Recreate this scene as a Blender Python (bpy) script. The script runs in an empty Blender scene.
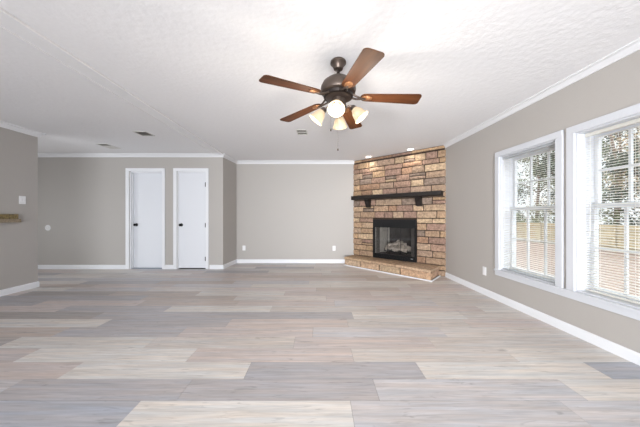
import bpy, bmesh, math, random
from mathutils import Vector, Matrix, noise
random.seed(7)
scene = bpy.context.scene
COL = scene.collection
PI = math.pi

# ---------------------------------------------------------------- camera, world, lights
EYE = 1.124
cd = bpy.data.cameras.new('camera'); cam = bpy.data.objects.new('camera', cd); COL.objects.link(cam)
cam.location = (0, 0, EYE); cam.rotation_euler = (PI/2, 0, 0)
cd.sensor_width = 36; cd.lens = 14.0; cd.shift_x = 1/640; cd.shift_y = 2.5/640
cd.clip_start = .05; cd.clip_end = 300
scene.camera = cam
vs = scene.view_settings
vs.view_transform = 'Standard'; vs.look = 'None'; vs.gamma = 1; vs.use_curve_mapping = False
vs.exposure = 0.57

world = bpy.data.worlds.new('world'); scene.world = world; world.use_nodes = True
wn = world.node_tree.nodes; wl = world.node_tree.links
bg = wn['Background']; bg.inputs['Color'].default_value = (.95, .97, 1, 1); bg.inputs['Strength'].default_value = 1.0
# overcast sky: pale near the horizon, several times brighter overhead
wtc = wn.new('ShaderNodeTexCoord'); wsp = wn.new('ShaderNodeSeparateXYZ'); wmr = wn.new('ShaderNodeMapRange')
wmr.interpolation_type = 'SMOOTHSTEP'; wmr.inputs['From Min'].default_value = .30; wmr.inputs['From Max'].default_value = .62
wmr.inputs['To Min'].default_value = .95; wmr.inputs['To Max'].default_value = 5.5
wl.new(wtc.outputs['Generated'], wsp.inputs[0]); wl.new(wsp.outputs['Z'], wmr.inputs['Value']); wl.new(wmr.outputs['Result'], bg.inputs['Strength'])

def light(name, kind, loc, rot, energy, color=(1, 1, 1), **kw):
    d = bpy.data.lights.new(name, kind); d.energy = energy; d.color = color
    for k, v in kw.items(): setattr(d, k, v)
    o = bpy.data.objects.new(name, d); o.location = loc; o.rotation_euler = rot; COL.objects.link(o)
    return o
light('sun', 'SUN', (0, 0, 10), (0, math.radians(-42), math.radians(-20)), .8, (1, .93, .82), angle=.03)
# added fill light before the solid rear wall, unseen behind the camera
light('rear_fill', 'AREA', (-1.7, -4.7, .60), (math.radians(99), 0, math.radians(-2)), 255, (.925, .96, 1), shape='RECTANGLE', size=5.0, size_y=1.0)
# second added fill, low behind the camera, to brighten the far end
light('low_fill', 'AREA', (0, -3.4, .55), (math.radians(95), 0, math.radians(-10)), 42, (.97, .98, 1), shape='RECTANGLE', size=1.6, size_y=.8, spread=math.radians(64))
# unseen fill light added in the left hall for the door wall
light('hall_fill', 'AREA', (-7.1, 2.4, .9), (0, math.radians(-90), 0), 38, (.95, .98, 1), shape='RECTANGLE', size=1.2, size_y=2.6)

# ---------------------------------------------------------------- helpers
def lin(h):
    h = h.lstrip('#'); c = [int(h[i:i+2], 16)/255 for i in (0, 2, 4)]
    return tuple(x/12.92 if x <= .04045 else ((x+.055)/1.055)**2.4 for x in c) + (1,)

def mat(name, col, rough=.6, metal=0, bump=None, var=None, emit=None, attr=None, grain=None, spec=None):
    """bump=(scale,strength,dist) ; var=(scale,amount) ; grain=(mapping scale, amount)"""
    m = bpy.data.materials.new(name); m.use_nodes = True
    n = m.node_tree.nodes; l = m.node_tree.links; p = n['Principled BSDF']
    c = lin(col) if isinstance(col, str) else col
    p.inputs['Base Color'].default_value = c
    p.inputs['Roughness'].default_value = rough; p.inputs['Metallic'].default_value = metal
    if spec is not None: p.inputs['Specular IOR Level'].default_value = spec
    tc = n.new('ShaderNodeTexCoord'); out = None
    if attr:
        a = n.new('ShaderNodeAttribute'); a.attribute_name = attr; out = a.outputs['Color']
    def layer(out, vec, scale, amt, detail=4):
        nz = n.new('ShaderNodeTexNoise'); nz.inputs['Scale'].default_value = scale; nz.inputs['Detail'].default_value = detail
        l.new(vec, nz.inputs['Vector'])
        mr = n.new('ShaderNodeMapRange'); mr.inputs['From Min'].default_value = .3; mr.inputs['From Max'].default_value = .7
        mr.inputs['To Min'].default_value = 1-amt; mr.inputs['To Max'].default_value = 1+amt
        l.new(nz.outputs['Fac'], mr.inputs['Value'])
        vm = n.new('ShaderNodeVectorMath'); vm.operation = 'MULTIPLY'
        if out is None: vm.inputs[0].default_value = c[:3]
        else: l.new(out, vm.inputs[0])
        cmb = n.new('ShaderNodeCombineXYZ')
        for i in range(3): l.new(mr.outputs['Result'], cmb.inputs[i])
        l.new(cmb.outputs[0], vm.inputs[1])
        return vm.outputs[0]
    if var: out = layer(out, tc.outputs['Object'], var[0], var[1])
    if grain:
        mp = n.new('ShaderNodeMapping'); mp.inputs['Scale'].default_value = grain[0]
        l.new(tc.outputs['Object'], mp.inputs['Vector']); out = layer(out, mp.outputs[0], 1.0, grain[1], 6)
    if out is not None: l.new(out, p.inputs['Base Color'])
    if bump:
        nz = n.new('ShaderNodeTexNoise'); nz.inputs['Scale'].default_value = bump[0]; nz.inputs['Detail'].default_value = 5
        b = n.new('ShaderNodeBump'); b.inputs['Strength'].default_value = bump[1]; b.inputs['Distance'].default_value = bump[2]
        l.new(tc.outputs['Object'], nz.inputs['Vector']); l.new(nz.outputs['Fac'], b.inputs['Height']); l.new(b.outputs[0], p.inputs['Normal'])
    if emit:
        p.inputs['Emission Color'].default_value = emit[0]; p.inputs['Emission Strength'].default_value = emit[1]
    return m

def glass_mat(name, tint=(1, 1, 1, 1), gloss=.06):
    m = bpy.data.materials.new(name); m.use_nodes = True
    n = m.node_tree.nodes; l = m.node_tree.links; n.clear()
    o = n.new('ShaderNodeOutputMaterial'); t = n.new('ShaderNodeBsdfTransparent'); g = n.new('ShaderNodeBsdfGlossy'); mx = n.new('ShaderNodeMixShader')
    t.inputs['Color'].default_value = tint; g.inputs['Roughness'].default_value = .03; mx.inputs['Fac'].default_value = gloss
    l.new(t.outputs[0], mx.inputs[1]); l.new(g.outputs[0], mx.inputs[2]); l.new(mx.outputs[0], o.inputs['Surface'])
    return m

ident = lambda a, b, c: Vector((a, b, c))
class MB:
    def __init__(s, f=ident): s.bm = bmesh.new(); s.f = f; s.cl = None
    def box(s, x0, x1, y0, y1, z0, z1, bev=0, rot=None, col=None):
        pts = [(x, y, z) for x in (x0, x1) for y in (y0, y1) for z in (z0, z1)]
        if rot:                      # (axis, angle) about box centre, in local space
            c = Vector(((x0+x1)/2, (y0+y1)/2, (z0+z1)/2)); R = Matrix.Rotation(rot[1], 3, rot[0])
            pts = [R @ (Vector(p)-c) + c for p in pts]
        v = [s.bm.verts.new(s.f(*p)) for p in pts]
        fs = [s.bm.faces.new([v[i] for i in q]) for q in ((0,1,3,2),(4,6,7,5),(0,4,5,1),(2,3,7,6),(0,2,6,4),(1,5,7,3))]
        if bev:
            es = list({e for f in fs for e in f.edges})
            bmesh.ops.bevel(s.bm, geom=es, offset=bev, segments=2, affect='EDGES', profile=.5)
        return s
    def prism(s, poly, z0, z1, perm=(0, 1, 2), bev=0):
        """poly in first two axes of perm, extruded on third"""
        def P(a, b, c):
            q = [0, 0, 0]; q[perm[0]] = a; q[perm[1]] = b; q[perm[2]] = c; return s.f(*q)
        A = [s.bm.verts.new(P(a, b, z0)) for a, b in poly]; B = [s.bm.verts.new(P(a, b, z1)) for a, b in poly]
        n = len(poly); fs = [s.bm.faces.new(A), s.bm.faces.new(B[::-1])]
        for i in range(n): fs.append(s.bm.faces.new((A[i], B[i], B[(i+1) % n], A[(i+1) % n])))
        if bev:
            es = list({e for f in fs for e in f.edges})
            bmesh.ops.bevel(s.bm, geom=es, offset=bev, segments=2, affect='EDGES', profile=.5)
        return s
    def lathe(s, prof, M=None, n=24):
        """prof: list of (r,z); revolved round local z, then matrix M"""
        M = M or Matrix(); rings = []
        for r, z in prof:
            if r < 1e-5: rings.append([s.bm.verts.new(s.f(*(M @ Vector((0, 0, z)))))])
            else: rings.append([s.bm.verts.new(s.f(*(M @ Vector((r*math.cos(2*PI*k/n), r*math.sin(2*PI*k/n), z))))) for k in range(n)])
        for A, B in zip(rings, rings[1:]):
            for k in range(n):
                q = [A[k % len(A)], A[(k+1) % len(A)], B[(k+1) % len(B)], B[k % len(B)]]
                u = []
                for w in q:
                    if w not in u: u.append(w)
                if len(u) > 2: s.bm.faces.new(u)
        return s
    def tube(s, pts, r, n=8):
        pts = [Vector(p) for p in pts]; rings = []
        for i, p in enumerate(pts):
            d = (pts[min(i+1, len(pts)-1)] - pts[max(i-1, 0)]).normalized()
            a = d.orthogonal().normalized() if i == 0 else (a - d*a.dot(d)).normalized()
            b = d.cross(a); rr = r[i] if isinstance(r, (list, tuple)) else r
            rings.append([s.bm.verts.new(s.f(*(p + a*rr*math.cos(2*PI*k/n) + b*rr*math.sin(2*PI*k/n)))) for k in range(n)])
        for A, B in zip(rings, rings[1:]):
            for k in range(n): s.bm.faces.new((A[k], A[(k+1) % n], B[(k+1) % n], B[k]))
        s.bm.faces.new(rings[0][::-1]); s.bm.faces.new(rings[-1])
        return s
    def sweep(s, path, prof):
        """path: XY points, interior on the right-hand side; prof: (inward, z) closed polygon"""
        P = [Vector(p) for p in path]; rings = []
        for i, p in enumerate(P):
            ds = []
            if i > 0: ds.append((P[i]-P[i-1]).normalized())
            if i < len(P)-1: ds.append((P[i+1]-P[i]).normalized())
            ns = [Vector((d.y, -d.x)) for d in ds]; nn = sum(ns, Vector((0, 0))).normalized(); k = 1/max(.3, nn.dot(ns[0]))
            rings.append([s.bm.verts.new(s.f(p.x+nn.x*k*a, p.y+nn.y*k*a, z)) for a, z in prof])
        m = len(prof)
        for A, B in zip(rings, rings[1:]):
            for k in range(m): s.bm.faces.new((A[k], B[k], B[(k+1) % m], A[(k+1) % m]))
        s.bm.faces.new(rings[0]); s.bm.faces.new(rings[-1][::-1])
        return s
    def build(s, name, m, parent=None, smooth=False, at=None):
        bmesh.ops.recalc_face_normals(s.bm, faces=s.bm.faces)
        off = Vector((0, 0, 0)); q = parent
        while q: off += q.location; q = q.parent
        loc = Vector(at) if at else Vector((0, 0, 0))
        if parent is None and at is None:
            vv = s.bm.verts; k = len(vv)
            loc = Vector((sum(v.co.x for v in vv)/k, sum(v.co.y for v in vv)/k, min(v.co.z for v in vv)))
        bmesh.ops.translate(s.bm, verts=s.bm.verts, vec=-off-(loc if parent is None else Vector((0, 0, 0))))
        me = bpy.data.meshes.new(name); s.bm.to_mesh(me); s.bm.free()
        me.materials.append(m)
        if smooth:
            for p in me.polygons: p.use_smooth = True
            try: me.set_sharp_from_angle(angle=math.radians(38))
            except Exception: pass
        o = bpy.data.objects.new(name, me); COL.objects.link(o)
        if parent: o.parent = parent
        else: o.location = loc
        return o

def tag(o, label=None, cat=None, group=None, kind=None):
    if label: o['label'] = label
    if cat: o['category'] = cat
    if group: o['group'] = group
    if kind: o['kind'] = kind
    return o
def empty(name, loc):
    o = bpy.data.objects.new(name, None); o.location = loc; o.empty_display_size = .1; COL.objects.link(o); return o
def struct(o, label=None, cat=None):
    return tag(o, label, cat, kind='structure')

# ---------------------------------------------------------------- room layout (metres)
H = 2.44
YB = 5.96            # back wall
YL = 5.28            # back wall of the left part (with the doors)
XC0, XC1 = -2.036, -1.975
XN, YN = -4.46, 3.947   # near left wall and where it ends
def xw(y): return 2.34 + (4.558-y)*.0297          # face of right wall
RW = lambda w, y, z: Vector((xw(y)+w, y, z))      # w outward through right wall
F0 = Vector((.82, 5.96)); FD = Vector((1.515, -1.37)).normalized(); FN = Vector((FD.y, -FD.x)); FL = 2.043
FP = lambda s, n, z: Vector((F0.x+FD.x*s+FN.x*n, F0.y+FD.y*s+FN.y*n, z))   # s along fireplace, n into the room
YR = -4.95           # rear wall

M_wall = mat('greige wall paint', '#B0ACA8', .55, bump=(60, .08, .01))
M_ceil = mat('textured ceiling paint', '#EAEAEC', .9, bump=(20, .32, .012), var=(34, .015))
M_trim = mat('white trim paint', '#E6E8EC', .35, var=(3, .01))
M_crown = mat('crown paint', '#DEDFE2', .5, var=(3, .01))
M_door = mat('white door paint', '#DFE2E8', .4, bump=(8, .05, .01))
M_black = mat('black metal', '#0B0B0D', .38, .5, var=(20, .1))
M_plate = mat('white plastic plate', '#E9EAEC', .4, var=(20, .01))
M_slot = mat('dark slot', '#3A3A3C', .6, var=(20, .05))

# ---- floor of individual planks, their tone stored on the faces
tones = {'L': '#DBD7D2', 'B': '#D2CCC7', 'P': '#CEC4C0', 'T': '#C3B8B1', 'G': '#B8B5B7', 'U': '#B2B4BB', 'D': '#AFA9A6', 'W': '#CBC8C9'}
known = {   # row -> [(x0, x1, tone)...]
    0: [(-2.35, -1.083, 'U'), (-1.083, .19, 'L'), (.19, 1.46, 'W'), (1.46, 2.8, 'W')],
    1: [(-3.3, -2.03, 'W'), (-2.03, -.87, 'G'), (-.87, .37, 'G'), (.37, 1.64, 'W'), (1.64, 2.9, 'L')],
    2: [(-3.08, -1.81, 'P'), (-1.81, -.52, 'L'), (-.52, .74, 'G'), (.74, 2.03, 'L'), (2.03, 3.2, 'U')],
    3: [(-3.6, -2.36, 'P'), (-2.36, -1.03, 'L'), (-1.03, .27, 'P'), (.27, 1.55, 'B'), (1.55, 2.8, 'L')],
    4: [(-4, -2.76, 'D'), (-2.76, -1.5, 'L'), (-1.5, -.22, 'B'), (-.22, 1.0, 'P'), (1.0, 2.7, 'B')],
    5: [(-3.8, -2.5, 'T'), (-2.5, -1.33, 'G'), (-1.33, -.06, 'P'), (-.06, 1.2, 'W'), (1.2, 2.7, 'B')],
    6: [(-3.5, -2.25, 'L'), (-2.25, -.95, 'G'), (-.95, .3, 'P'), (.3, 1.55, 'B'), (1.55, 2.7, 'P')],
    7: [(-3.8, -2.5, 'D'), (-2.5, -1.25, 'G'), (-1.25, .38, 'G'), (.38, 1.63, 'L'), (1.63, 2.8, 'B')],
    8: [(-3.1, -1.83, 'G'), (-1.83, -.58, 'L'), (-.58, .7, 'B'), (.7, 1.95, 'P'), (1.95, 3.2, 'L')],
    9: [(-3.6, -2.3, 'P'), (-2.3, -1.05, 'T'), (-1.05, .2, 'P'), (.2, 1.5, 'W'), (1.5, 2.8, 'B')],
    10: [(-2.4, -1.15, 'T'), (-1.15, .1, 'B'), (.1, 1.3, 'P'), (1.3, 2.7, 'B')],
    11: [(-3, -1.75, 'T'), (-1.75, -.5, 'L'), (-.5, .75, 'P'), (.75, 2.0, 'B')],
}
def build_floor():
    bm = bmesh.new(); cl = bm.loops.layers.float_color.new('tone'); x0, x1 = -7.4, 2.9
    r = -21; rnd = random.Random(3)
    while True:
        ya = 1.315 + .2*r; yb = ya+.2
        if ya > 6.4: break
        segs = list(known.get(r, []))
        if not segs:
            x = x0 - rnd.random()*1.25
            while x < x1: segs.append((x, x+1.27, rnd.choice('LBPPTWGBWBP'))); x += 1.27
        else:
            x = segs[0][0]
            while x > x0: segs.insert(0, (x-1.27, x, rnd.choice('PTGDTPG'))); x -= 1.27
        while segs[-1][1] < x1: segs.append((segs[-1][1], segs[-1][1]+1.27, rnd.choice('BPWLB')))
        for a, b, t in segs:
            a = max(a, x0); b = min(b, x1)
            if b-a < .02: continue
            c = lin(tones[t]); k = 1+rnd.uniform(-.05, .05); w = (1.0, 1.0, 1.0)
            c = (c[0]*k, c[1]*k, c[2]*k, rnd.random())
            g = .0009
            v = [bm.verts.new(p) for p in ((a+g, ya+g, 0), (b-g, ya+g, 0), (b-g, yb-g, 0), (a+g, yb-g, 0))]
            u = [bm.verts.new((p.co.x, p.co.y, -.002)) for p in v]
            fs = [bm.faces.new(v)] + [bm.faces.new((v[i], v[(i+1) % 4], u[(i+1) % 4], u[i])) for i in range(4)]
            for f in fs:
                for lp in f.loops: lp[cl] = c
        r += 1
    # sub floor slab
    d = (.12, .11, .10, .5)
    pts = [(x, y, z) for x in (x0, x1) for y in (YR-.2, 6.4) for z in (-.12, -.002)]
    v = [bm.verts.new(p) for p in pts]
    for q in ((0,1,3,2),(4,6,7,5),(0,4,5,1),(2,3,7,6),(0,2,6,4),(1,5,7,3)):
        f = bm.faces.new([v[i] for i in q])
        for lp in f.loops: lp[cl] = d
    me = bpy.data.meshes.new('floor'); bm.to_mesh(me); bm.free()
    m = bpy.data.materials.new('plank vinyl'); m.use_nodes = True
    n = m.node_tree.nodes; l = m.node_tree.links; p = n['Principled BSDF']
    at = n.new('ShaderNodeAttribute'); at.attribute_name = 'tone'
    tc = n.new('ShaderNodeTexCoord'); mp = n.new('ShaderNodeMapping'); mp.inputs['Scale'].default_value = (1.7, 30, 1)
    l.new(tc.outputs['Object'], mp.inputs['Vector'])
    ad = n.new('ShaderNodeVectorMath'); ad.operation = 'ADD'; cb = n.new('ShaderNodeCombineXYZ')
    ml = n.new('ShaderNodeMath'); ml.operation = 'MULTIPLY'; ml.inputs[1].default_value = 37
    l.new(at.outputs['Alpha'], ml.inputs[0]); l.new(ml.outputs[0], cb.inputs[2]); l.new(mp.outputs[0], ad.inputs[0]); l.new(cb.outputs[0], ad.inputs[1])
    out = at.outputs['Color']
    for sc, amt, det in ((1.0, .15, 6), (3.2, .13, 8)):
        nz = n.new('ShaderNodeTexNoise'); nz.inputs['Scale'].default_value = sc; nz.inputs['Detail'].default_value = det; nz.inputs['Distortion'].default_value = .6
        l.new(ad.outputs[0], nz.inputs['Vector'])
        mr = n.new('ShaderNodeMapRange'); mr.inputs['From Min'].default_value = .3; mr.inputs['From Max'].default_value = .7; mr.inputs['To Min'].default_value = 1-amt; mr.inputs['To Max'].default_value = 1+amt*.7
        l.new(nz.outputs['Fac'], mr.inputs['Value'])
        c3 = n.new('ShaderNodeCombineXYZ')
        for i in range(3): l.new(mr.outputs['Result'], c3.inputs[i])
        vm = n.new('ShaderNodeVectorMath'); vm.operation = 'MULTIPLY'; l.new(out, vm.inputs[0]); l.new(c3.outputs[0], vm.inputs[1]); out = vm.outputs[0]
    # short dark knots and grain flecks
    mk = n.new('ShaderNodeMapping'); mk.inputs['Scale'].default_value = (5, 34, 1); l.new(tc.outputs['Object'], mk.inputs['Vector'])
    nk = n.new('ShaderNodeTexNoise'); nk.inputs['Scale'].default_value = 1.0; nk.inputs['Detail'].default_value = 5; nk.inputs['Distortion'].default_value = 1.5
    l.new(mk.outputs[0], nk.inputs['Vector'])
    rk = n.new('ShaderNodeMapRange'); rk.inputs['From Min'].default_value = .60; rk.inputs['From Max'].default_value = .74; rk.inputs['To Min'].default_value = 1; rk.inputs['To Max'].default_value = .70
    l.new(nk.outputs['Fac'], rk.inputs['Value']); ck = n.new('ShaderNodeCombineXYZ')
    for i in range(3): l.new(rk.outputs['Result'], ck.inputs[i])
    vk = n.new('ShaderNodeVectorMath'); vk.operation = 'MULTIPLY'; l.new(out, vk.inputs[0]); l.new(ck.outputs[0], vk.inputs[1]); out = vk.outputs[0]
    # warm / cool drift inside planks
    nz = n.new('ShaderNodeTexNoise'); nz.inputs['Scale'].default_value = .9; nz.inputs['Detail'].default_value = 2
    l.new(ad.outputs[0], nz.inputs['Vector'])
    rp = n.new('ShaderNodeValToRGB'); rp.color_ramp.elements[0].position = .35; rp.color_ramp.elements[0].color = (.95, .985, 1.03, 1)
    rp.color_ramp.elements[1].position = .65; rp.color_ramp.elements[1].color = (1.03, .99, .96, 1)
    l.new(nz.outputs['Fac'], rp.inputs['Fac'])
    vm = n.new('ShaderNodeVectorMath'); vm.operation = 'MULTIPLY'; l.new(out, vm.inputs[0]); l.new(rp.outputs['Color'], vm.inputs[1])
    l.new(vm.outputs[0], p.inputs['Base Color'])
    p.inputs['Roughness'].default_value = .42
    o = bpy.data.objects.new('floor', me); me.materials.append(m); COL.objects.link(o)
    struct(o, 'pale greige and grey wood-look plank floor', 'floor')
build_floor()

# ---- ceiling
b = MB(); b.box(-7.4, 2.9, YR-.2, 6.4, H, H+.15)
struct(b.build('ceiling', M_ceil), 'white textured ceiling', 'ceiling')

# ---- walls
b = MB(); b.box(XC1-.2, 2.9, YB, YB+.15, 0, H)
struct(b.build('wall_back', M_wall), 'greige back wall beside the fireplace', 'wall')
b = MB(); b.prism([(XC0, YL), (XC1, YB), (XC1-.15, YB), (XC0-.15, YL+.14)], 0, H)
struct(b.build('wall_jog', M_wall), 'short greige side wall between the door wall and the back wall', 'wall')
D1 = (-4.012, -3.308, 2.075); D2 = (-3.003, -2.385, 2.075)
b = MB()
t0, t1 = YL, YL+.14
b.box(-7.3, D1[0], t0, t1, 0, H); b.box(D1[1], D2[0], t0, t1, 0, H); b.box(D2[1], XC0, t0, t1, 0, H)
b.box(D1[0], D1[1], t0, t1, D1[2], H); b.box(D2[0], D2[1], t0, t1, D2[2], H)
struct(b.build('wall_doors', M_wall), 'greige wall holding the two white doors', 'wall')
b = MB(); b.box(-7.4, XC1-.2, 6.1, 6.3, 0, H)  # added behind the door gaps to shut out the bright outside
struct(b.build('wall_backing', M_wall), 'added backing wall behind the doors', 'wall')
b = MB(); b.box(XN-.12, XN, YR, YN, 0, H)
struct(b.build('wall_left', M_wall), 'near greige left wall with light switch', 'wall')
b = MB(); b.box(-7.4, -7.25, YR, 6.3, 0, H)
struct(b.build('wall_hall', M_wall), 'far left wall of the hall', 'wall')
b = MB(); b.box(-7.4, 2.9, YR-.2, YR, 0, H)
struct(b.build('wall_rear', M_wall), 'greige wall behind the photographer', 'wall')
W1 = (2.51, 3.265); W2 = (1.575, 2.33); ZS, ZT, ZM = .42, 1.90, 1.217; WT = .2
b = MB(RW)
b.box(0, WT, W1[1], 6.2, 0, H); b.box(0, WT, W2[1], W1[0], 0, H); b.box(0, WT, YR, W2[0], 0, H)
for W in (W1, W2): b.box(0, WT, W[0], W[1], 0, ZS); b.box(0, WT, W[0], W[1], ZT, H)
struct(b.build('wall_right', M_wall), 'greige right wall with the two windows', 'wall')

# ---- baseboards, crown, ceiling batten
BBP = [(0, 0), (.013, 0), (.013, .07), (.009, .082), (.004, .088), (0, .088)]
def cove(h): return [(0, H), (h*.95, H), (h*.9, H-.012), (h*.55, H-.3*h), (h*.28, H-.75*h), (h*.2, H-h), (0, H-h)]
def bb(name, path, label): struct(MB().sweep(path, BBP).build(name, M_trim), label, 'baseboard')
bb('baseboard_left', [(XN, YR), (XN, YN), (XN-.12, YN), (XN-.12, YR)], 'white baseboard along the near left wall')
bb('baseboard_doors', [(-7.25, YL), (D1[0]-.085, YL)], 'white baseboard left of the doors')
bb('baseboard_between', [(D1[1]+.045, YL), (D2[0]-.048, YL)], 'short white baseboard between the two doors')
bb('baseboard_back', [(D2[1]+.065, YL), (XC0, YL), (XC1, YB), (F0.x-.02, YB)], 'white baseboard along the back wall and jog')
bb('baseboard_right', [(xw(4.60), 4.60), (xw(YR), YR)], 'white baseboard along the right wall')
def crown(name, path, h, label): struct(MB().sweep(path, cove(h)).build(name, M_crown), label, 'crown moulding')
crown('trim_1', [(XN, YR), (XN, YN), (XN-.12, YN), (XN-.12, YR)], .07, 'white crown moulding on the near left wall')
crown('trim_2', [(-7.25, YL), (XC0, YL), (XC1, YB), (F0.x+.02, YB)], .072, 'white crown moulding along the back walls')
crown('trim_3', [(xw(4.59), 4.59), (xw(YR), YR)], .062, 'white crown moulding on the right wall')
b = MB(); b.box(-2.20, -2.03, YR, YL-.03, H-.004, H); b.box(-2.045, -2.005, YR, YL-.03, H-.021, H, .003); b.box(-2.206, -2.192, YR, YL-.03, H-.013, H, .002)
struct(b.build('trim_4', mat('batten paint', '#EAEAEC', .8, var=(3, .01))), 'flat white batten running along the ceiling', 'ceiling batten')

# ---- doors
def door(name, D, recess, label, lab_knob, hinges):
    x0, x1, zt = D
    root = empty(name, ((x0+x1)/2, YL, 0)); struct(root, label, 'door')
    cw = .062
    b = MB(); b.box(x0-cw-.02, x0-.02+.012, YL-.018, YL, 0, zt+cw, .004); b.box(x1-.012+.0, x1+cw-.015, YL-.018, YL, 0, zt+cw, .004)
    b.box(x0-cw-.02, x1+cw-.015, YL-.0185, YL, zt, zt+cw, .004)
    b.build('door_casing', M_trim, root)
    b = MB(); j = .02
    b.box(x0, x0+j, YL-.002, YL+.139, 0, zt); b.box(x1-j, x1, YL-.002, YL+.139, 0, zt); b.box(x0, x1, YL-.002, YL+.139, zt-j, zt)
    if recess:  # stops
        b.box(x0+j, x0+j+.012, YL+recess-.03, YL+recess, 0, zt-j); b.box(x1-j-.012, x1-j, YL+recess-.03, YL+recess, 0, zt-j)
        b.box(x0+j, x1-j, YL+recess-.03, YL+recess, zt-j-.012, zt-j)
    b.build('door_frame', M_trim, root)
    b = MB(); y = YL+recess+.002
    b.box(x0+j+.003, x1-j-.003, y, y+.036, .022 if not recess else .012, zt-j-.003, .002)
    slab = b.build('door_panel', M_door, root)
    kx = x0+j+.065; kz = .935
    b = MB(); Mx = Matrix.Translation((kx, y, kz)) @ Matrix.Rotation(PI/2, 4, 'X')
    b.lathe([(0, -.002), (.033, -.002), (.033, .006), (.028, .011), (.013, .013), (.011, .03), (.02, .036), (.029, .046), (.03, .056), (.024, .066), (.01, .071), (0, .071)], Mx, 20)
    tag(b.build('door_knob', M_black, slab, smooth=True), lab_knob)
    if hinges:
        for z in (.215, .93, 1.79):
            b = MB(); b.tube([(x1-j-.001, YL-.006, z-.045), (x1-j-.001, YL-.006, z+.045)], .0075); b.box(x1-j-.014, x1-j+.012, YL-.0035, YL+.003, z-.044, z+.044)
            tag(b.build('hinge', M_black, slab), 'black hinge')
    b = MB(); b.box(x0+j, x1-j, YL-.005, YL+.13, .0, .010 if recess else .004, .002)
    b.build('threshold', mat(name+' threshold', '#8C949F' if recess else '#57524E', .35, .6 if recess else 0, var=(9, .1)), root)
door('door_1', D1, .075, 'recessed white flush door with black knob, left of the two', 'black round knob', False)
door('door_2', D2, .0, 'white flush door with black hinges, right of the two', 'black round knob', True)

# ---------------------------------------------------------------- windows in the right wall
M_win = mat('white window trim paint', '#CDD0D6', .35, var=(3, .01))
M_sash = mat('white vinyl sash', '#D0D3D8', .35, var=(6, .01))
M_glass = glass_mat('window glass', (.96, .98, .98, 1))
def window(name, W, label):
    y0, y1 = W; root = empty(name, RW(0, (y0+y1)/2, ZS)); struct(root, label, 'window')
    c = .07
    b = MB(RW); b.box(-.022, 0, y1, y1+c, ZS-.02, ZT, .002); b.box(-.022, 0, y0-c, y0, ZS-.02, ZT, .002); b.box(-.0225, 0, y0-c, y1+c, ZT, ZT+c, .004)
    b.build('window_casing', M_win, root)
    b = MB(RW); j = .012
    b.box(-.001, WT, y0, y0+j, ZS, ZT); b.box(-.001, WT, y1-j, y1, ZS, ZT); b.box(-.001, WT, y0+j, y1-j, ZT-j, ZT); b.box(-.001, WT, y0+j, y1-j, ZS, ZS+j)
    b.build('window_jamb', M_win, root)
    for nm, w, za, zb in (('upper_sash', .155, ZM-.022, ZT-j), ('lower_sash', .118, ZS+j, ZM+.022)):
        ya, yb = y0+j, y1-j; s = .035
        b = MB(RW)
        b.box(w, w+.033, ya, ya+s, za, zb, .003); b.box(w, w+.033, yb-s, yb, za, zb, .003)
        b.box(w+.001, w+.032, ya+s, yb-s, zb-.042, zb); b.box(w+.001, w+.032, ya+s, yb-s, za, za+.042)
        sash = b.build(nm, M_sash, root)
        b = MB(RW)
        for k in (1, 2): yy = ya+s+(yb-ya-2*s)*k/3; b.box(w+.006, w+.026, yy-.009, yy+.009, za+.042, zb-.042)
        zz = (za+zb)/2; b.box(w+.007, w+.025, ya+s, yb-s, zz-.009, zz+.009)
        b.build('muntin_grid', M_sash, sash)
        b = MB(RW); b.box(w+.014, w+.018, ya+s, yb-s, za+.042, zb-.042)
        b.build('glass_pane', M_glass, sash)
    return root
window('window_1', W1, 'white double-hung window nearer the fireplace')
window('window_2', W2, 'white double-hung window cut by the right edge of the photo')
b = MB(RW); b.box(-.032, 0, W2[0]-.09, W1[1]+.078, ZS-.025, ZS, .004); b.box(-.022, 0, W2[0]-.08, W1[1]+.07, ZS-.08, ZS-.025, .003)
struct(b.build('trim_5', M_win), 'white continuous window sill and apron under both windows', 'window sill')

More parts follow.
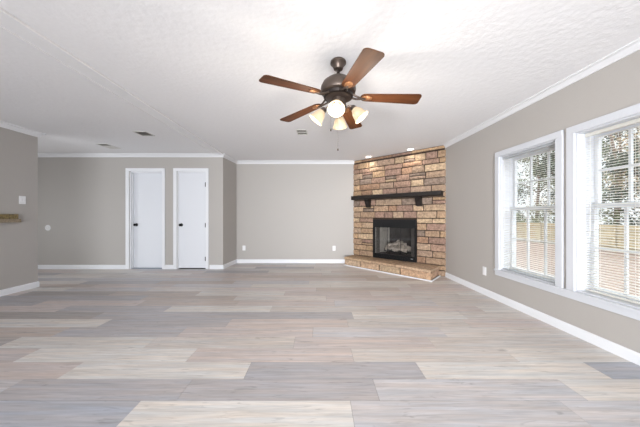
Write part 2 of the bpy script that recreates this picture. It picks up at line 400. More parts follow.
# ---------------------------------------------------------------- blinds
M_slat = mat('white blind slat', '#CFCDC6', .45, var=(9, .02))
M_rail = mat('grey blind rail', '#A9ADB1', .4, var=(9, .02))
M_cord = mat('white cord', '#DADAD6', .7, var=(9, .02))
def blind(W, w, label, rail, head_h):
    y0, y1 = W[0]+.015, W[1]-.015; zb = ZS+.02; zt = ZT-.014
    root = empty('window_blind', RW(w, (y0+y1)/2, zb)); tag(root, label, 'window blind')
    b = MB(RW); b.box(w-.014, w+.016, y0, y1, zt-head_h, zt, .002); tag(b.build('headrail', rail, root), 'grey headrail' if rail is M_rail else None)
    b = MB(RW); pitch = .0222; z = zb+.03; hw = .0125; tilt = .16
    while z < zt-head_h-.01:
        for k in range(3):
            a0 = -hw+2*hw*k/3; a1 = -hw+2*hw*(k+1)/3
            h = lambda a: z + .0028*(1-(a/hw)**2) + a*tilt
            vs_ = [b.bm.verts.new(RW(w+a, y, h(a)+t)) for a in (a0, a1) for y in (y0+.004, y1-.004) for t in (0, .0011)]
            for q in ((0,1,3,2),(4,6,7,5),(0,4,5,1),(2,3,7,6),(0,2,6,4),(1,5,7,3)): b.bm.faces.new([vs_[i] for i in q])
        z += pitch
    b.build('slats', M_slat, root)
    b = MB(RW); b.box(w-.013, w+.013, y0+.002, y1-.002, zb-.006, zb+.010, .003); tag(b.build('bottom_rail', rail, root), 'grey bottom rail' if rail is M_rail else None)
    for yy in (y0+.10, (y0+y1)/2, y1-.10):
        b = MB(RW)
        for a in (-.0135, .0135): b.box(w+a-.0006, w+a+.0006, yy-.0008, yy+.0008, zb, zt-head_h)
        b.build('ladder_cord', M_cord, root)
    b = MB(RW); b.tube([(w-.02, y1-.05, zt-.03), (w-.021, y1-.052, zt-.5), (w-.02, y1-.05, zt-.95)], .0025, 6)
    b.build('tilt_wand', M_cord, root)
blind(W1, .028, 'lowered white mini blind in the window nearer the fireplace', M_rail, .026)
blind(W2, .080, 'lowered white mini blind in the window at the right edge', M_slat, .03)

# ---------------------------------------------------------------- fireplace
M_stone = mat('veneer stone', '#B0906F', .85, attr='tone', var=(22, .30), grain=((60, 60, 60), .22), bump=(45, 1.0, .014))
M_mortar = mat('dark mortar', '#3A2E26', .95, bump=(50, .6, .01), var=(20, .15))
STN = ['#A68B70', '#97806B', '#AA8E70', '#937869', '#A38C76', '#857467', '#B49C80', '#967861', '#9A8370', '#9B7F6D', '#AE957B', '#A0866E']
S0, S1, O_Z0, O_Z1 = .541, 1.508, .20, 1.047      # firebox opening on the face
def stone(bm, cl, f, s0, s1, z0, z1, n0, n1, rnd, col=None, nx=5, nz=3):
    g = .0085; s0 += g; s1 -= g; z0 += g; z1 -= g
    if s1-s0 < .02 or z1-z0 < .015: return
    c = lin(col or rnd.choice(STN)); k = 1+rnd.uniform(-.14, .12); c = (c[0]*k, c[1]*k, c[2]*k, 1)
    dep = n1+rnd.uniform(-.006, .010); seed = rnd.random()*50; e = .007
    grid = []
    for j in range(nz+1):
        row = []
        for i in range(nx+1):
            u = i/nx; v = j/nz; s = s0+(s1-s0)*u; z = z0+(z1-z0)*v
            edge = i in (0, nx) or j in (0, nz)
            d = dep - (.010 if edge else 0) + .010*noise.noise(Vector((s*14+seed, z*14, seed)))
            js = .003*noise.noise(Vector((seed, z*30, s*9))); jz = .003*noise.noise(Vector((s*30, seed, z*9)))
            row.append(bm.verts.new(f(s+js, d, z+jz)))
        grid.append(row)
    fs = []
    for j in range(nz):
        for i in range(nx): fs.append(bm.faces.new((grid[j][i], grid[j][i+1], grid[j+1][i+1], grid[j+1][i])))
    ring = grid[0][:] + [grid[j][nx] for j in range(1, nz+1)] + grid[nz][-2::-1] + [grid[j][0] for j in range(nz-1, 0, -1)]
    pos = [(s0+(s1-s0)*i/nx, z0) for i in range(nx+1)] + [(s1, z0+(z1-z0)*j/nz) for j in range(1, nz+1)] + [(s0+(s1-s0)*i/nx, z1) for i in range(nx-1, -1, -1)] + [(s0, z0+(z1-z0)*j/nz) for j in range(nz-1, 0, -1)]
    back = [bm.verts.new(f(s, n0, z)) for s, z in pos]
    m = len(ring)
    for i in range(m): fs.append(bm.faces.new((ring[i], back[i], back[(i+1) % m], ring[(i+1) % m])))
    for ff in fs:
        ff.smooth = False
        for lp in ff.loops: lp[cl] = c
fire = empty('fireplace', FP(FL/2, 0, 0)); tag(fire, 'corner fireplace of tan stacked stone veneer with black firebox', 'fireplace')
b = MB(FP)
b.box(.015, S0, -.42, -.012, 0, H-.002); b.box(S1, FL-.02, -.30, -.012, 0, H-.002); b.box(S0, S1, -.62, -.012, O_Z1, H-.002); b.box(S0, S1, -.62, -.012, 0, O_Z0)
b.build('chimney_core', M_mortar, fire)
rnd = random.Random(12)
b = MB(FP); cl = b.bm.loops.layers.float_color.new('tone')
z = .0; rows = []
hs = [.11, .09, .13, .125, .135, .13, .125, .135, .10, .14, .13, .135, .09, .14, .135, .13, .14, .10, .135, .14]
for h in hs:
    rows.append((z, min(z+h, H-.065))); z += h
    if z >= H-.075: break
rows[-1] = (rows[-1][0], H-.065); rows.append((H-.065, H-.004))
for ri, (za, zb) in enumerate(rows):
    s = .0; e = FL+.01; spans = [(s, e)]
    zc0, zc1 = max(za, O_Z0), min(zb, O_Z1)
    if zc1-zc0 > .5*(zb-za): spans = [(s, S0-.006), (S1+.006, e)]
    for a, e2 in spans:
        x = a
        first = True
        while x < e2-1e-4:
            w = rnd.uniform(.19, .42) if ri < len(rows)-1 else rnd.uniform(.4, .8)
            if first: w *= rnd.uniform(.4, 1); first = False
            if e2-(x+w) < .11: w = e2-x
            z0_, z1_ = za, zb
            if len(spans) == 1 and z1_ > O_Z1 > z0_ and x < S1 and x+w > S0: z0_ = O_Z1
            if zb-za > .11 and rnd.random() < .10 and w > .2:
                zm = za+(zb-za)*rnd.uniform(.4, .6); stone(b.bm, cl, FP, x, x+w, z0_, zm, -.02, .012, rnd); stone(b.bm, cl, FP, x, x+w, zm, zb, -.02, .012, rnd)
            else: stone(b.bm, cl, FP, x, x+w, z0_, zb, -.02, .012, rnd)
            x += w
b.build('stone_veneer', M_stone, fire)
# hearth
rnd = random.Random(5)
hFL, hBL, hFR, hBR = Vector((.586, 5.677)), Vector((.80, 5.955)), Vector((1.925, 4.27)), Vector((2.262, 4.652))
def shrink(k):
    c = (hFL+hBL+hFR+hBR)/4
    return [(p.x+(c.x-p.x)*k, p.y+(c.y-p.y)*k) for p in (hFL, hFR, hBR, hBL)]
b = MB(); b.prism(shrink(.09), 0, .15); core = b.build('hearth', M_mortar, fire)
L = (hFR-hFL).length; hd = (hFR-hFL)/L; hn = Vector((hd.y, -hd.x))
HF = lambda s, n, z: Vector((hFL.x+hd.x*s+hn.x*n, hFL.y+hd.y*s+hn.y*n, z))
b = MB(); cl = b.bm.loops.layers.float_color.new('tone')
cuts = [0, .43, .90, 1.36, L]
for i in range(4): stone(b.bm, cl, HF, cuts[i]+.003, cuts[i+1]-.003, .012, .148, -.03, .0, rnd, ['#B79F86', '#AE9379', '#B8A084', '#B29377'][i], 8, 4)
L2 = (hBR-hFR).length; e2 = (hBR-hFR)/L2; en = Vector((e2.y, -e2.x))
HE = lambda s, n, z: Vector((hFR.x+e2.x*s+en.x*n, hFR.y+e2.y*s+en.y*n, z))
stone(b.bm, cl, HE, .0, .26, .012, .148, -.03, .0, rnd, '#B5957A'); stone(b.bm, cl, HE, .26, L2, .012, .148, -.03, .0, rnd, '#A78A74')
L3 = (hBL-hFL).length; e3 = (hFL-hBL)/L3; e3n = Vector((e3.y, -e3.x))
HL = lambda s, n, z: Vector((hBL.x+e3.x*s+e3n.x*n, hBL.y+e3.y*s+e3n.y*n, z))
stone(b.bm, cl, HL, .02, L3, .012, .148, -.03, .0, rnd, '#A78A74')
b.build('hearth_face_stone', M_stone, core)
b = MB(); cl = b.bm.loops.layers.float_color.new('tone')
def cap(a0, a1, col):
    P = lambda a, t: hFL.lerp(hFR, a).lerp(hBL.lerp(hBR, a), t)
    ov = .02
    def f(s, n, z):   # s along, z across, n up
        a = s; q = P(a, z); q2 = q + hn*ov*(1-z); return Vector((q2.x, q2.y, n))
    c = lin(col); k = 1
    g = .002; nx, nz = 6, 6; V = []
    for j in range(nz+1):
        V.append([b.bm.verts.new(f(a0+g+(a1-a0-2*g)*i/nx, .197+.004*noise.noise(Vector((i*1.3+a0*9, j*1.1, 3))) - (.006 if i in (0, nx) or j == 0 else 0), j/nz)) for i in range(nx+1)])
    fs = [b.bm.faces.new((V[j][i], V[j][i+1], V[j+1][i+1], V[j+1][i])) for j in range(nz) for i in range(nx)]
    ring = V[0][:] + [V[j][nx] for j in range(1, nz+1)] + V[nz][-2::-1] + [V[j][0] for j in range(nz-1, 0, -1)]
    low = [b.bm.verts.new((v.co.x, v.co.y, .150)) for v in ring]; m = len(ring)
    for i in range(m): fs.append(b.bm.faces.new((ring[i], low[i], low[(i+1) % m], ring[(i+1) % m])))
    fs.append(b.bm.faces.new(low))
    for ff in fs:
        for lp in ff.loops: lp[cl] = c
for a0, a1, c in ((0, .34, '#B09679'), (.34, .66, '#A98E74'), (.66, 1.0, '#B59A80')): cap(a0, a1, c)
b.build('hearth_cap_stone', M_stone, core)
b = MB(); b.sweep([hBL, hFL, hFR, hBR][::-1], [(-.0, 0), (-.014, 0), (-.012, .012), (-.002, .018), (0, .018)])
tag(b.build('hearth_trim', M_trim, core), 'thin white shoe moulding round the hearth')
# mantel
M_mantel = mat('espresso mantel wood', '#17100D', .5, grain=((3, 3, 30), .3), bump=(30, .2, .004))
b = MB(FP); b.prism([(.0, 1.495), (.165, 1.495), (.18, 1.51), (.18, 1.578), (.17, 1.586), (.0, 1.586)], .062, FL-.035, perm=(1, 2, 0))
man = b.build('mantel', M_mantel, fire); tag(man, 'dark espresso wood mantel shelf')
for s in (.44, 1.575):
    b = MB(FP); b.prism([(.0, 1.495), (.135, 1.495), (.135, 1.472), (.10, 1.42), (.062, 1.325), (.0, 1.31)], s-.055, s+.055, perm=(1, 2, 0), bev=.004)
    b.build('bracket', M_mantel, man)
# firebox
M_fb = mat('black firebox enamel', '#101113', .42, .2, var=(20, .1))
M_brick = mat('pale firebrick panel', '#B5AFA2', .85, bump=(30, .4, .01), var=(12, .15))
M_fbdark = mat('dark firebox panel', '#45413D', .9, var=(8, .3))  # darker mottled grey for the back, floor and top panels
b = MB(FP)
b.box(S0, S1, -.012, .022, O_Z1-.16, O_Z1, .003); b.box(S0, S1, -.012, .022, O_Z0, O_Z0+.105, .003)
b.box(S0, S0+.045, -.012, .022, O_Z0+.105, O_Z1-.16); b.box(S1-.03, S1, -.012, .022, O_Z0+.105, O_Z1-.16)
b.box(S0+.02, S1-.02, .022, .034, O_Z1-.172, O_Z1-.150, .003)
fb = b.build('firebox_frame', M_fb, fire)
b = MB(FP)
for k in range(3): b.box(S0+.05, S1-.05, .02, .0235, O_Z0+.018+.026*k, O_Z0+.028+.026*k)
b.build('lower_louvre', mat('louvre black', '#1B1C1F', .3, .5, var=(20, .1)), fb)
b = MB(FP); b.box(S1-.105, S1-.06, .0235, .027, O_Z0+.055, O_Z0+.067); tag(b.build('badge', mat('silver badge', '#B9BCC0', .3, .8, var=(20, .05)), fb), 'small silver badge')
za, zb = O_Z0+.105, O_Z1-.16; xa, xb = S0+.045, S1-.03
b = MB(FP); ya = -.012; yb = -.46; i0, i1 = xa+.12, xb-.12
def quadbox(pts, name, m):
    c = MB(FP)
    c.prism([(p[0], p[1]) for p in pts], za-.02, zb+.02, perm=(0, 1, 2)); return c.build(name, m, fire)
quadbox([(xa, ya), (xa+.0, ya), (i0, yb), (i0-.03, yb-.02), (xa-.02, ya)][1:], 'firebrick_side', M_brick)
quadbox([(xb, ya), (i1, yb), (i1+.03, yb-.02), (xb+.02, ya)], 'firebrick_side', M_brick)
b = MB(FP); b.box(i0-.03, i1+.03, yb-.03, yb, za-.02, zb+.02); b.build('firebrick_back', M_fbdark, fire)
b = MB(FP); b.box(xa, xb, yb-.03, ya, za-.03, za-.005); b.build('firebox_floor', M_fbdark, fire)
b = MB(FP); b.box(xa, xb, yb-.03, ya, zb+.005, zb+.03); b.build('firebox_top', M_fbdark, fire)
b = MB(FP); b.box(xa, xb, -.004, .0, za, zb); gl = b.build('glass_door', glass_mat('smoked glass', (.85, .85, .86, 1), .05), fire)
b = MB(FP)
for k in (1/3, 2/3): xx = xa+(xb-xa)*k; b.box(xx-.003, xx+.003, .0, .006, za, zb)
b.box(xa, xb, .0, .008, zb-.012, zb)
b.build('glass_door_rail', M_fb, gl)
# mesh curtains gathered at the sides
M_mesh = mat('grey mesh curtain', '#6F6A63', .6, .4, var=(60, .2))
for a0, a1 in ((xa+.01, xa+.10), (xb-.09, xb-.01)):
    b = MB(FP); nn = 24; V = []
    for z_ in (za, zb-.015):
        V.append([b.bm.verts.new(FP(a0+(a1-a0)*i/nn, -.03+.010*math.sin(i*PI*.5), z_)) for i in range(nn+1)])
        V.append([b.bm.verts.new(FP(a0+(a1-a0)*i/nn, -.032+.010*math.sin(i*PI*.5), z_)) for i in range(nn+1)])
    for i in range(nn):
        b.bm.faces.new((V[0][i], V[0][i+1], V[2][i+1], V[2][i])); b.bm.faces.new((V[1][i], V[3][i], V[3][i+1], V[1][i+1]))
    b.build('mesh_curtain', M_mesh, fire)
# logs on a grate
logs = empty('gas_log_set', FP(1.02, -.22, za)); tag(logs, 'pale ceramic gas logs piled on a grate behind the firebox glass', 'gas logs')
b = MB(FP)
for k in range(7): x = .76+.085*k; b.tube([(x, -.10, za+.10), (x, -.12, za+.05), (x, -.34, za+.05), (x, -.36, za+.10)], .007, 6)
b.tube([(.74, -.14, za+.045), (1.29, -.14, za+.045)], .007, 6); b.tube([(.74, -.32, za+.045), (1.29, -.32, za+.045)], .007, 6)
for x in (.78, 1.25):
    for n_ in (-.14, -.32): b.tube([(x, n_, za-.004), (x, n_, za+.045)], .006, 6)
b.build('grate', M_black, logs)
M_log = mat('pale ceramic log', '#BFB4A4', .9, var=(16, .35), bump=(22, .8, .02))
def log(p, q, r):
    p, q = Vector(p), Vector(q); m = 7
    b = MB(FP); b.tube([p.lerp(q, i/m)+Vector((0, .012*math.sin(i*2.1+p.x*9), .012*math.cos(i*1.7+p.x*5))) for i in range(m+1)], [r*(1+.16*math.sin(i*1.9+q.x*7)) for i in range(m+1)], 10)
    b.build('log', M_log, logs, smooth=True)
log((.74, -.29, za+.115), (1.30, -.27, za+.12), .055); log((.78, -.15, za+.10), (1.26, -.14, za+.10), .042)
log((.84, -.13, za+.17), (1.08, -.32, za+.24), .036); log((1.20, -.12, za+.16), (.98, -.30, za+.26), .034); log((.92, -.28, za+.20), (1.22, -.20, za+.22), .03)

# ---------------------------------------------------------------- ceiling fan
FX, FY = .163, 2.11
fan = empty('ceiling_fan', (FX, FY, H)); tag(fan, 'bronze ceiling fan with five brown wooden blades and a lit four-lamp kit', 'ceiling fan')
M_brz = mat('brushed bronze', '#594E47', .38, .7, var=(8, .12))
M_dbrz = mat('dark bronze', '#2E2724', .45, .6, var=(8, .12))
T = Matrix.Translation((FX, FY, 0))
b = MB(); b.lathe([(0, 2.44), (.056, 2.44), (.066, 2.43), (.067, 2.415), (.055, 2.402), (.044, 2.385), (.038, 2.366), (.028, 2.36), (0, 2.36)], T, 28); b.build('canopy', M_brz, fan, True)
b = MB(); b.lathe([(0, 2.36), (.013, 2.36), (.013, 2.30), (.022, 2.295), (.024, 2.285), (0, 2.285)], T, 16); b.build('downrod', M_dbrz, fan, True)
b = MB(); b.lathe([(0, 2.293), (.045, 2.291), (.095, 2.278), (.130, 2.25), (.147, 2.215), (.150, 2.185), (.143, 2.165), (.125, 2.155), (.115, 2.150), (.110, 2.125), (.085, 2.112), (0, 2.112)], T, 36); mh = b.build('motor_housing', M_brz, fan, True)
b = MB()
for k in range(20):
    a = 2*PI*k/20; b.box(FX-.010, FX+.010, FY-.003, FY+.003, 2.126, 2.149)
    for v in b.bm.verts[-8:] if False else []: pass
b.bm.free()
b = MB(); b.lathe([(.112, 2.154), (.128, 2.150), (.124, 2.128), (.1, 2.122), (.1, 2.154)], T, 36); b.build('vent_band', M_dbrz, mh, True)
b = MB(); b.lathe([(0, 2.115), (.060, 2.115), (.062, 2.085), (.048, 2.07), (.045, 2.04), (.058, 2.03), (.060, 2.005), (.045, 1.985), (.02, 1.972), (.012, 1.955), (0, 1.952)], T, 28)
kit = b.build('light_kit', M_brz, fan, True)

# wooden blade material, grain along local x
M_wood = mat('walnut blade', '#512F19', .5, spec=.2, grain=((2.2, 26, 26), .35), var=(3, .15))
def blade_mesh():
    b = MB(); pts = []
    r0, r1 = .185, .677; w0, w1 = .050, .070
    for i in range(9):
        a = PI/2 + PI*i/8; pts.append((r0+.045+.045*math.cos(a), w0*math.sin(a)))
    cr = .030
    for i in range(6):
        a = -PI/2 + PI/2*i/5; pts.append((r1-cr+cr*math.cos(a), -w1+cr+cr*math.sin(a)))
    for i in range(6):
        a = PI/2*i/5; pts.append((r1-cr+cr*math.cos(a), w1-cr+cr*math.sin(a)))
    b.prism(pts, -.003, .003)
    bmesh.ops.recalc_face_normals(b.bm, faces=b.bm.faces)
    me = bpy.data.meshes.new('blade'); b.bm.to_mesh(me); b.bm.free(); me.materials.append(M_wood); return me
def iron_mesh():
    b = MB()
    b.tube([(.085, .018, .012), (.115, .028, .010), (.15, .02, -.004), (.185, .008, -.010), (.23, 0, -.010)], [.010, .009, .008, .008, .006], 8)
    b.tube([(.085, -.018, .012), (.115, -.028, .010), (.15, -.02, -.004), (.185, -.008, -.010), (.23, 0, -.010)], [.010, .009, .008, .008, .006], 8)
    bmesh.ops.recalc_face_normals(b.bm, faces=b.bm.faces)
    me = bpy.data.meshes.new('blade_iron'); b.bm.to_mesh(me); b.bm.free(); me.materials.append(M_brz)
    for p in me.polygons: p.use_smooth = True
    return me
def medal_mesh():
    b = MB(); Mx = Matrix.Translation((.238, 0, -.003)) @ Matrix.Diagonal((1.25, .85, 1, 1))
    b.lathe([(0, -.009), (.022, -.0085), (.028, -.0055), (.036, -.005), (.038, 0), (0, 0)], Mx, 24)
    bmesh.ops.recalc_face_normals(b.bm, faces=b.bm.faces)
    me = bpy.data.meshes.new('medallion'); b.bm.to_mesh(me); b.bm.free(); me.materials.append(mat('copper bronze', '#9A6E4C', .35, .6, var=(10, .1)))
    for p in me.polygons: p.use_smooth = True
    return me
bm_, im_, mm_ = blade_mesh(), iron_mesh(), medal_mesh()
for k in range(5):
    o = bpy.data.objects.new('blade', bm_); COL.objects.link(o); o.parent = fan; o.location = (0, 0, 2.135-H)
    o.rotation_euler = (Matrix.Rotation(math.radians(-3.5+72*k), 3, 'Z') @ Matrix.Rotation(math.radians(3.6), 3, 'Y') @ Matrix.Rotation(math.radians(-7), 3, 'X')).to_euler()
    for nm, me in (('blade_iron', im_), ('medallion', mm_)):
        c = bpy.data.objects.new(nm, me); COL.objects.link(c); c.parent = o
# lamps
M_shade = mat('lit frosted glass', '#8C7F6C', .4, emit=((1, .74, .46, 1), .30), var=(10, .02))
M_bulb = mat('lit bulb', '#FFF4E0', .4, emit=((1, .86, .66, 1), 1.5), var=(10, .01))
for k in range(4):
    th = math.radians(-9+90*k); tilt = math.radians(40)
    dirh = Vector((math.cos(th), math.sin(th), 0))
    neck = Vector((FX, FY, 2.035)) + dirh*.122
    ax = (dirh*math.sin(tilt) + Vector((0, 0, -math.cos(tilt)))).normalized()
    R = ax.to_track_quat('Z', 'Y').to_matrix().to_4x4(); Mx = Matrix.Translation(neck) @ R
    b = MB(); b.tube([(FX+dirh.x*.04, FY+dirh.y*.04, 2.02), (FX+dirh.x*.085, FY+dirh.y*.085, 2.052), tuple(neck+Vector((0, 0, .012))), tuple(neck+ax*.01)], .008, 8)
    b.lathe([(0, -.012), (.018, -.012), (.026, 0), (.028, .018), (.024, .024), (0, .024)], Mx, 20); b.build('lamp_arm', M_brz, kit, True)
    b = MB(); b.lathe([(.026, .012), (.030, .025), (.043, .045), (.050, .065), (.053, .085), (.060, .105), (.068, .115), (.066, .117), (.057, .107), (.050, .086), (.047, .066), (.040, .047), (.027, .028), (.023, .012), (.026, .012)], Mx, 28)
    b.build('lamp_shade', M_shade, kit, True)
    b = MB(); b.lathe([(0, .02), (.012, .024), (.014, .038), (.024, .055), (.027, .070), (.020, .086), (0, .094)], Mx, 16); b.build('light_bulb', M_bulb, kit, True)
    p = neck+ax*.165
    light('fan_lamp_light', 'POINT', p, (0, 0, 0), 4.6, (1, .90, .76), shadow_soft_size=.06)
for (cx, cy, zt, zb_) in ((FX-.062, FY+.01, 2.05, 1.845), (FX+.0, FY+.035, 1.97, 1.685)):
    b = MB(); b.tube([(cx, cy, zt), (cx, cy, zb_+.02)], .0009, 5); b.lathe([(0, .024), (.003, .022), (.0065, .012), (.0068, .004), (0, 0)], Matrix.Translation((cx, cy, zb_)), 12)
    b.build('pull_chain', M_dbrz, fan, True)

# ---------------------------------------------------------------- ceiling fittings
M_glow = mat('lit downlight lens', '#FFF6EC', .4, emit=((1, .95, .88, 1), 3.2), var=(10, .01))
for (x, y, lab) in ((1.10, 5.53, 'round recessed downlight over the fireplace, the one farther from the windows'), (1.80, 4.90, 'round recessed downlight over the fireplace, the one nearer the windows')):
    r = empty('recessed_downlight', (x, y, H-.008)); tag(r, lab, 'ceiling light', 'downlights above the fireplace')
    Tm = Matrix.Translation((x, y, 0))
    b = MB(); b.lathe([(.058, H-.001), (.082, H-.001), (.084, H-.004), (.066, H-.009), (.058, H-.006), (.058, H-.001)], Tm, 32); b.build('trim_ring', M_trim, r, True)
    b = MB(); b.lathe([(0, H-.001), (.058, H-.001), (.058, H-.005), (0, H-.0055)], Tm, 32); b.build('lens', M_glow, r, True)
    light('downlight_beam', 'SPOT', (x, y, H-.02), (0, 0, 0), 12, (1, .92, .82), spot_size=math.radians(140), spot_blend=1.0, shadow_soft_size=.06)

M_vent = mat('vent enamel', '#D6D5D2', .5, var=(9, .02)); M_vdark = mat('vent duct shade', '#84817C', .8, var=(9, .1))
def vent(x0, x1, y0, y1, label, ncol=1, ang=.75, n=9, damper=None):
    r = empty('ceiling_vent', ((x0+x1)/2, (y0+y1)/2, H-.006)); tag(r, label, 'air vent')
    b = MB(); w = .014
    b.box(x0-w, x1+w, y0-w, y0, H-.007, H, .002); b.box(x0-w, x1+w, y1, y1+w, H-.007, H, .002); b.box(x0-w, x0, y0, y1, H-.007, H); b.box(x1, x1+w, y0, y1, H-.007, H)
    if ncol == 2: b.box(x0, x1, (y0+y1)/2-.006, (y0+y1)/2+.006, H-.006, H)
    b.build('vent_frame', M_vent, r)
    b = MB(); b.box(x0, x1, y0, y1, H-.0012, H-.0002); b.build('duct_opening', M_vdark, r)
    if damper: q = MB(); q.box(x0+.004, x1-.004, damper, y1-.004, H-.006, H-.0046); q.build('damper_plate', M_vent, r)
    b = MB()
    for k in range(n):
        yy = y0+(y1-y0)*(k+.5)/n; b.box(x0, x1, yy-.0055, yy+.0055, H-.0045, H-.0035, rot=('X', ang*.4))
    b.build('louvres', mat('vent louvre', '#A5A29D', .5, var=(9, .05)), r)
vent(-2.88, -2.70, 3.87, 4.07, 'square louvred ceiling vent nearer the ceiling batten, in front of the doors')
vent(-4.05, -3.87, 4.53, 4.84, 'small louvred ceiling vent farther left, close to the crown over the door wall', n=7, damper=4.64)
vent(-.335, -.195, 3.80, 4.01, 'small two-panel ceiling vent behind the fan, over the back wall', 2)

# ---------------------------------------------------------------- plates on the walls
def outlet(f, label, group=None, kind='outlet', cat='wall outlet', w=.072, h=.118):
    r = empty(kind, f(0, 0, 0)); tag(r, label, cat, group)
    b = MB(f); b.box(-w/2, w/2, 0, .007, -h/2, h/2, .002); pl = b.build('cover_plate', M_plate, r)
    if kind == 'wall_outlet':
        for z in (-.021, .021):
            b = MB(f); b.box(-.016, .016, .006, .009, z-.014, z+.014, .002); s = b.build('socket', M_plate, pl)
    else:
        for x in (-.017, .017):
            b = MB(f); b.box(x-.010, x+.010, .006, .012, -.022, .022, .002); s = b.build('switch_rocker', M_plate, r)
outlet(lambda a, n, z: Vector((-1.795+a, YB-n, .358+z)), 'white outlet low on the back wall near the jog corner', kind='wall_outlet')
outlet(lambda a, n, z: Vector((.36+a, YB-n, .352+z)), 'white outlet low on the back wall beside the fireplace', kind='wall_outlet')
outlet(lambda a, n, z: Vector((xw(3.56)-n, 3.56-a, .338+z)), 'white outlet on the right wall between fireplace and first window', kind='wall_outlet')
outlet(lambda a, n, z: Vector((XN+n, 3.74+a, 1.364+z)), 'white double light switch above the counter on the near left wall', kind='light_switch', cat='light switch', w=.082, h=.12)
Mx = Matrix.Translation((-5.75, YL, .874)) @ Matrix.Rotation(PI/2, 4, 'X')
r = empty('round_cover_plate', (-5.75, YL, .874)); tag(r, 'round white cover plate on the far left wall', 'wall plate')
b = MB(); b.lathe([(0, 0), (.060, 0), (.060, .004), (.052, .010), (0, .012)], Mx, 32); b.build('disc', M_plate, r, True)
b = MB(); b.lathe([(.020, .009), (.026, .009), (.026, .0135), (.020, .0135), (.020, .009)], Mx, 24); b.build('inner_ring', M_vent, r, True)

# ---------------------------------------------------------------- counter on the near left wall
M_gran = mat('speckled brown granite', '#75643C', .3, var=(55, .6)); M_gran2 = mat('honed granite edge', '#93846E', .45, var=(110, .45))
ct = empty('bar_counter', (XN, 3.1, 1.03)); tag(ct, 'speckled brown granite counter ledge on the near left wall', 'counter')
b = MB(); b.box(XN, XN+.045, 2.4, 3.66, 1.082, 1.150, .004); b.build('countertop', M_gran, ct)
b = MB(); b.box(XN, XN+.07, 2.4, 3.675, 1.03, 1.082, .006); b.build('counter_edge', M_gran2, ct)

# ---------------------------------------------------------------- outdoors
GZ = -.95
M_ground = mat('leaf litter ground', '#5E4C41', .95, var=(3.2, .35), bump=(9, .8, .05))
b = MB(); b.box(2.9, 70, -30, 90, GZ-.3, GZ); struct(b.build('ground', M_ground), 'brown leaf covered yard', 'ground')
M_fence = mat('yellow pine fence', '#8F8164', .8, grain=((14, 14, 1.2), .18))
fe = empty('wooden_fence', (17, 18, GZ)); tag(fe, 'yellow wooden privacy fence seen through the windows', 'fence')
b = MB(); y = 2.0; rr = random.Random(2)
while y < 44: b.box(17, 17.02, y, y+.135, GZ+.04, .60+rr.uniform(-.01, .01)); y += .141
b.build('fence_boards', M_fence, fe)
b = MB(); 
for z in (GZ+.3, GZ+.8, .35): b.box(16.96, 17, 2, 44, z, z+.085)
b.build('fence_rails', M_fence, fe)
for k in range(18):
    b = MB(); b.box(16.90, 16.99, 2.2+2.4*k, 2.29+2.4*k, GZ, .64); b.build('fence_post', M_fence, fe)

M_bark = mat('grey brown bark', '#6A5A4E', .95, grain=((8, 8, 1.5), .35))
M_leaf = [mat('autumn leaves', '#A08C6C', .8, var=(2, .35)), mat('dark evergreen leaves', '#3C4636', .85, var=(2, .35)), mat('olive leaves', '#5E6444', .85, var=(2, .35))]
def leafcloud(b, c, R, n, size, rr):
    for _ in range(n):
        d = Vector((rr.gauss(0, 1), rr.gauss(0, 1), rr.gauss(0, 1))).normalized()*R*(rr.random()**.45)
        p = Vector(c)+Vector((d.x, d.y, d.z*.8)); u = Vector((rr.gauss(0, 1), rr.gauss(0, 1), rr.gauss(0, 1))).normalized(); v = u.orthogonal().normalized(); w_ = u.cross(v)
        s = size*rr.uniform(.6, 1.3)
        q = [b.bm.verts.new(p+v*s), b.bm.verts.new(p+w_*s*.55+u*s*.15), b.bm.verts.new(p-v*s), b.bm.verts.new(p-w_*s*.55+u*s*.15)]
        b.bm.faces.new(q)
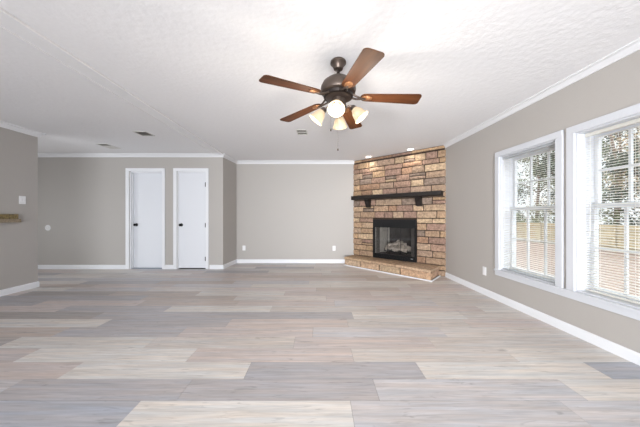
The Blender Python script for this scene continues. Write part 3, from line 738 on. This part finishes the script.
def tree(x, y, h, kind, label, rr):
    root = empty('tree', (x, y, GZ)); tag(root, label, 'tree', 'trees beyond the fence')
    b = MB(); base = Vector((x, y, GZ-.05)); lean = Vector((rr.uniform(-.06, .06), rr.uniform(-.06, .06), 1))
    tr = [base+lean*h*t+Vector((.12*math.sin(t*6+x), .12*math.cos(t*5+y), 0)) for t in (0, .15, .3, .45, .6, .75, .9)]
    r0 = .05+h*.012; b.tube(tr, [r0*(1-.8*t) for t in (0, .15, .3, .45, .6, .75, .9)], 9)
    tips = []
    for k in range(11):
        t = rr.uniform(.25, .88); i = min(5, int(t/.15)); p = tr[i]
        a = rr.uniform(0, 2*PI); ln = h*rr.uniform(.14, .26)*(1.15-t*.6)
        d = Vector((math.cos(a), math.sin(a), rr.uniform(.3, .9))).normalized(); q1 = p+d*ln*.5+Vector((0, 0, .1)); q2 = p+d*ln+Vector((0, 0, ln*.25))
        b.tube([p, q1, q2], [r0*.35, r0*.22, .012], 6); tips += [q1, q2]
        for _ in range(2):
            d2 = (d+Vector((rr.uniform(-.8, .8), rr.uniform(-.8, .8), rr.uniform(-.2, .7)))).normalized(); q3 = q1+d2*ln*.6
            b.tube([q1, q3], [r0*.15, .008], 5); tips.append(q3)
    b.build('trunk', M_bark, root, True)
    b = MB(); dens = (34, 70, 60)[kind]
    for q in tips: leafcloud(b, q, h*.095, dens, (.085, .11, .10)[kind], rr)
    b.build('foliage', M_leaf[kind], root)
rr = random.Random(21)
spots = [(20.5, 13.5, 9, 0), (22, 16.2, 11, 0), (20, 18.6, 8, 2), (24, 20.0, 12, 0), (21.5, 21.8, 9, 1), (26, 24.5, 12, 0), (22.5, 25.5, 10, 2), (28, 29, 13, 0), (24, 31.5, 11, 1), (21, 10.8, 10, 2), (23.5, 12.3, 11, 0), (20, 15, 7.5, 1), (30, 21, 13, 2), (31, 26, 13, 1), (29, 16, 12, 0)]
kinds = ['bare autumn tree with sparse tan leaves beyond the fence', 'dark evergreen tree beyond the fence', 'olive green leafy tree beyond the fence']
for x, y, h, k in spots: tree(x, y, h, k, kinds[k], rr)
for i in range(16):
    y = 7+i*1.75; x = 19+rr.uniform(-.5, 1.8)+ (i % 3)*.6
    root = empty('shrub', (x, y, GZ)); tag(root, 'dark bushy shrub filling the gap behind the yellow fence', 'shrub', 'shrubs behind the fence')
    b = MB()
    for q in range(5): b.tube([(x, y, GZ-.02), (x+rr.uniform(-.6, .6), y+rr.uniform(-.6, .6), GZ+rr.uniform(1.2, 2.1))], [.03, .01], 5)
    b.build('stem', M_bark, root)
    b = MB()
    for q in range(7): leafcloud(b, (x+rr.uniform(-.6, .6), y+rr.uniform(-.8, .8), GZ+rr.uniform(.7, 2.2)), .75, 130, .10, rr)
    b.build('foliage', M_leaf[1 if i % 3 else 2], root)
